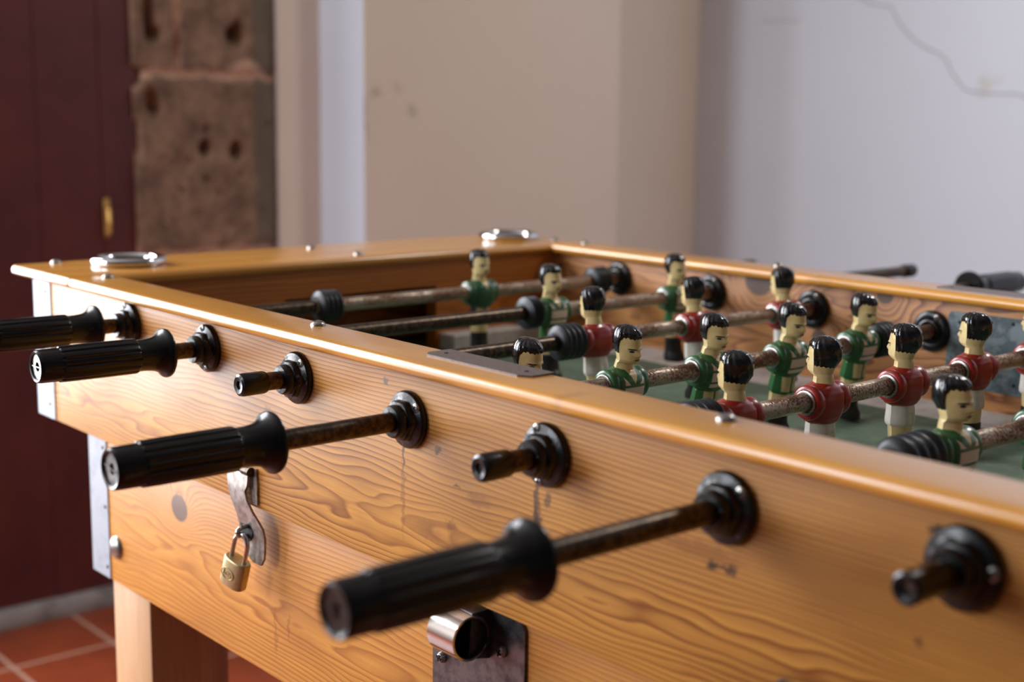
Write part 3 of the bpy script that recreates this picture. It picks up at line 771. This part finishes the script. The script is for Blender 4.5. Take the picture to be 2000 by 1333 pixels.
def boot_mesh():
    bm = bmesh.new(); rings = []
    K = [(-.0745, .0020, .0118, .0108, 3.6), (-.0735, .0024, .0130, .0116, 3.4), (-.0680, .0020, .0126, .0116, 3.2), (-.0620, .0004, .0100, .0112, 3.), (-.0540, -.0004, .0092, .0110, 3.), (-.0470, -.0005, .0092, .0112, 3.), (-.0462, -.0005, .0084, .0104, 3.)]
    for z in [-.0745+.00105*i for i in range(28)]:
        cx, rx, ry, n = interp(K, z); rings.append(superring(bm, z, cx, rx, ry, n, 40))
    loft(bm, rings); return bm
def figure(mj, ms, label):
    o = new_obj('player_figure', body_mesh(), M_skin, None, None, SM); o['label'] = label
    new_obj('hair', hair_mesh(), M_hair, o, None, SM*2.5)
    new_obj('jersey', jersey_mesh(), mj, o, None, SM*1.4)
    new_obj('shorts', shorts_mesh(), ms, o, None, SM*1.4)
    new_obj('boots', boot_mesh(), M_boot, o, None, SM*1.4)
    for s in (-1, 1):
        bm = bmesh.new(); join(bm, lathe([(s*.0200, .0074), (s*.0200, .0098), (s*.0214, .0096), (s*.0218, .0086), (s*.0218, .0074)], 32, None, None, False), Matrix.Translation((-.0008, 0, -.0003)))
        new_obj('rod_collar', bm, M_screw, o, None, SM)
    return o
protos = {'k': lambda: figure(M_jk, M_sk, 'goalkeeper figure in a plain green jersey'),
          'g': lambda: figure(M_jg, M_sg, 'player figure in a green jersey with cream chest panels'),
          'r': lambda: figure(M_jr, M_sr, 'player figure in a red jersey and white shorts')}
made = {}
def place_figure(kind, rod, y, tilt=0.):
    if kind not in made: made[kind] = protos[kind](); o = made[kind]; o.parent = rod
    else: o = copy_tree(made[kind], rod)
    o.location = (0, y, 0); o.rotation_euler = (0, 0, PI if kind == 'r' else 0)
    return o

# ------------------------------------------------------------------ rods
def grip_mod(y, t):
    if -.0965 < y < -.0310:
        k = math.cos(14*t)
        return 1.0-.075*max(0, k)**2
    return 1
def handle_mesh(bm):
    pr = [(.0, .0076), (.0, .0192), (-.0012, .0209), (-.0030, .0213), (-.0046, .0208), (-.0060, .0190), (-.0085, .0168), (-.0115, .0152), (-.0155, .0142), (-.0210, .0136), (-.0270, .0135), (-.0290, .0136), (-.0302, .0148), (-.0318, .0151),
          (-.056, .0152), (-.085, .0151), (-.0940, .0149), (-.0962, .0148), (-.0972, .0139), (-.1030, .0138), (-.1125, .0137), (-.1145, .0134), (-.1160, .0124), (-.1155, .0108), (-.1138, .0098)]
    join(bm, lathe(pr, 144, grip_mod, None, False))
def make_rod(i, y0, y1, dark, handle_y=None, far_handle=None, cap_y=None, far_cap=None, bumpers=(), figs=(), label=''):
    zf = ZS_[i]
    rod = empty('foosball_rod', (XS[i], 0, Z0+zf), label, 'rod', 'player rods across the table')
    rod.rotation_euler = (math.atan2(-zf*.3, WI), math.radians({2: -7, 3: 9}.get(i, 0)), 0)
    bm = bmesh.new(); prof = [(y0, .0066), (y0+.0006, .0072)]
    for d0 in dark: prof += [(d0, .0072)]
    prof += [(y1-.0006, .0072), (y1, .0066)]
    lo, hi = dark
    b_ = lathe(prof, 32, None, lambda k: 0 if k == 2 else 1); join(bm, b_)
    new_obj('shaft', bm, [M_rust, M_shaft_dark], rod, None, SM)
    if handle_y is not None:
        for hy, sgn in ((handle_y, 1),):
            bm = bmesh.new(); handle_mesh(bm); bm.transform(Matrix.Translation((0, hy, 0)))
            h = new_obj('handle', bm, M_black, rod, None, SM)
            bm = bmesh.new(); join(bm, lathe([(-.1132, .0100), (-.1143, .0103), (-.1141, .0038), (-.1105, .0032), (-.1105, 0)], 32, None, None, False), Matrix.Translation((0, hy, 0)))
            q = bmesh.new(); box(q, -.0102, .0102, -.1148, -.1141, -.0005, .0005); join(bm, q, Matrix.Translation((0, hy, 0)))
            new_obj('end_plug', bm, M_plug if i < 5 else M_black_worn, h, None, SM)
    if far_handle is not None:
        bm = bmesh.new(); handle_mesh(bm); bm.transform(Matrix.Translation((0, far_handle, 0)) @ Matrix.Rotation(PI, 4, 'Z')); new_obj('handle', bm, M_black, rod, None, SM)
    capp = [(.0235, .0074), (.0235, .0084), (.0215, .0090), (.0040, .0092), (.0012, .0086), (0, .0066), (.0006, .0034), (.0020, .0028), (.0020, 0)]
    if cap_y is not None:
        bm = bmesh.new(); join(bm, lathe([(q[0], min(q[1], .0082)) for q in capp] if i == 6 else capp, 36, None, None, False), Matrix.Translation((0, cap_y, 0))); new_obj('end_cap', bm, M_black, rod, None, SM)
    if far_cap is not None:
        bm = bmesh.new(); join(bm, lathe(capp, 36, None, None, False), Matrix.Translation((0, far_cap, 0)) @ Matrix.Rotation(PI, 4, 'Z')); new_obj('end_cap', bm, M_black, rod, None, SM)
    for (b0, b1) in bumpers:
        n = 4; L = b1-b0; pr = [(b0, .0074), (b0, .0120), (b0+.0012, .0136)]
        for k in range(n):
            c0 = b0+.0012+(L-.0024)*k/n; c1 = b0+.0012+(L-.0024)*(k+1)/n
            for t in (.1, .3, .5, .7, .9): pr.append((c0+(c1-c0)*t, .0136+.0036*math.sin(PI*t)**.7))
        pr += [(b1-.0012, .0136), (b1, .0120), (b1, .0074)]
        bm = bmesh.new(); join(bm, lathe(pr, 44, None, None, False)); new_obj('bumper', bm, M_rubber, rod, None, SM*1.8)
    for (k, y) in figs: place_figure(k, rod, y)
    return rod
make_rod(0, -.15, .915, (.205, .66), handle_y=-.0350, far_cap=.917, bumpers=((.2085, .2350), (.606, .632)), figs=[('k', .4300)],
         label='rod with the lone green goalkeeper, nearest the end rail with the chrome cups')
make_rod(1, -.15, 1.0600, (.365, .66), handle_y=-.0400, far_cap=1.0660, bumpers=((.3640, .3810),), figs=[('g', .4020), ('g', .5940)],
         label='rod with two green panelled defenders, second rod from the chrome cups')
make_rod(2, -.0520, 1.08, (.285, .66), far_handle=.9640, cap_y=-.0550, bumpers=((.2760, .3050),), figs=[('r', .3250), ('r', .4650), ('r', .6060)],
         label='rod with three red players seen from behind, third rod from the chrome cups')
make_rod(3, -.2250, .93, (.05, .66), handle_y=-.1125, far_cap=.93, bumpers=((.5540, .5830), (.0475, .080)), figs=[('g', .1075), ('g', .2140), ('g', .3190), ('g', .4245), ('g', .5320)],
         label='rod with five green panelled players, its fluted black grip pointing at the padlock')
make_rod(4, -.0540, 1.08, (.15, .66), far_handle=.9650, cap_y=-.0575, bumpers=((.1270, .1565),), figs=[('r', .1780), ('r', .2805), ('r', .3860), ('r', .4895), ('r', .5935)],
         label='rod with five red players seen from behind, blunt end cap above a dark drip')
make_rod(5, -.2520, .9, (.17, .66), handle_y=-.1450, far_cap=.9, bumpers=((.1540, .1960),), figs=[('g', .2200), ('g', .3370), ('g', .4550)],
         label='rod with the nearest and largest blurred black grip, in front of the chrome coin tube')
make_rod(6, -.0480, 1.08, (.15, .66), far_handle=.965, cap_y=-.0500, bumpers=((.16, .192),), figs=[('r', .26), ('r', .44)],
         label='rod with a short blurred black stub at the lower right of the front board')

# ------------------------------------------------------------------ light
def area(name, loc, rot, sx, sy, power, col):
    l = bpy.data.lights.new(name, 'AREA'); l.shape = 'RECTANGLE'; l.size = sx; l.size_y = sy; l.energy = power; l.color = col
    o = bpy.data.objects.new(name, l); C.objects.link(o); o.location = loc; o.rotation_euler = rot; return o
area('window_daylight', ((WX0+WX1)/2, -2.61, (WZ0+WZ1)/2), (PI/2, 0, 0), WX1-WX0-.1, WZ1-WZ0-.1, 42, (.88, .93, 1.))
area('door_daylight', (-1.62, (G0+G1)/2, 1.40), (0, -PI/2, 0), 1.94, G1-G0-.14, 104, (.92, .95, 1.))
lp = bpy.data.lights.new('ceiling_lamp', 'AREA'); lp.shape = 'DISK'; lp.size = .35; lp.energy = 16; lp.color = (1., .96, .90)  # added fill that brightens the shaded back walls; no fixture
lo_ = bpy.data.objects.new('ceiling_lamp', lp); C.objects.link(lo_); lo_.location = (.5, 1.75, H-.15)
w = bpy.data.worlds.new('World'); bpy.context.scene.world = w; w.use_nodes = True
bg = w.node_tree.nodes['Background']; bg.inputs[0].default_value = (.75, .85, 1, 1); bg.inputs[1].default_value = 1.

# ------------------------------------------------------------------ camera
cam = bpy.data.cameras.new('camera'); co = bpy.data.objects.new('camera', cam); C.objects.link(co)
yaw, pitch, roll = 2.4371, .1656, .0114
f = Vector((math.cos(yaw)*math.cos(pitch), math.sin(yaw)*math.cos(pitch), -math.sin(pitch)))
r = f.cross(Vector((0, 0, 1))).normalized(); u = r.cross(f)
c_, s_ = math.cos(roll), math.sin(roll)
r2 = c_*r+s_*u; u2 = -s_*r+c_*u
M4 = Matrix((( r2.x, u2.x, -f.x, 1.2461), (r2.y, u2.y, -f.y, -.5810), (r2.z, u2.z, -f.z, .2149+Z0), (0, 0, 0, 1)))
co.matrix_world = M4
cam.sensor_width = 36; cam.lens = 36*2730.28/2000; cam.clip_start = .02
cam.dof.use_dof = True; cam.dof.focus_distance = 1.08; cam.dof.aperture_fstop = 4.8; cam.dof.aperture_blades = 0
sc = bpy.context.scene; sc.camera = co
vs_ = sc.view_settings; vs_.view_transform = 'Standard'; vs_.look = 'None'; vs_.exposure = .2; vs_.gamma = 1.; vs_.use_curve_mapping = False
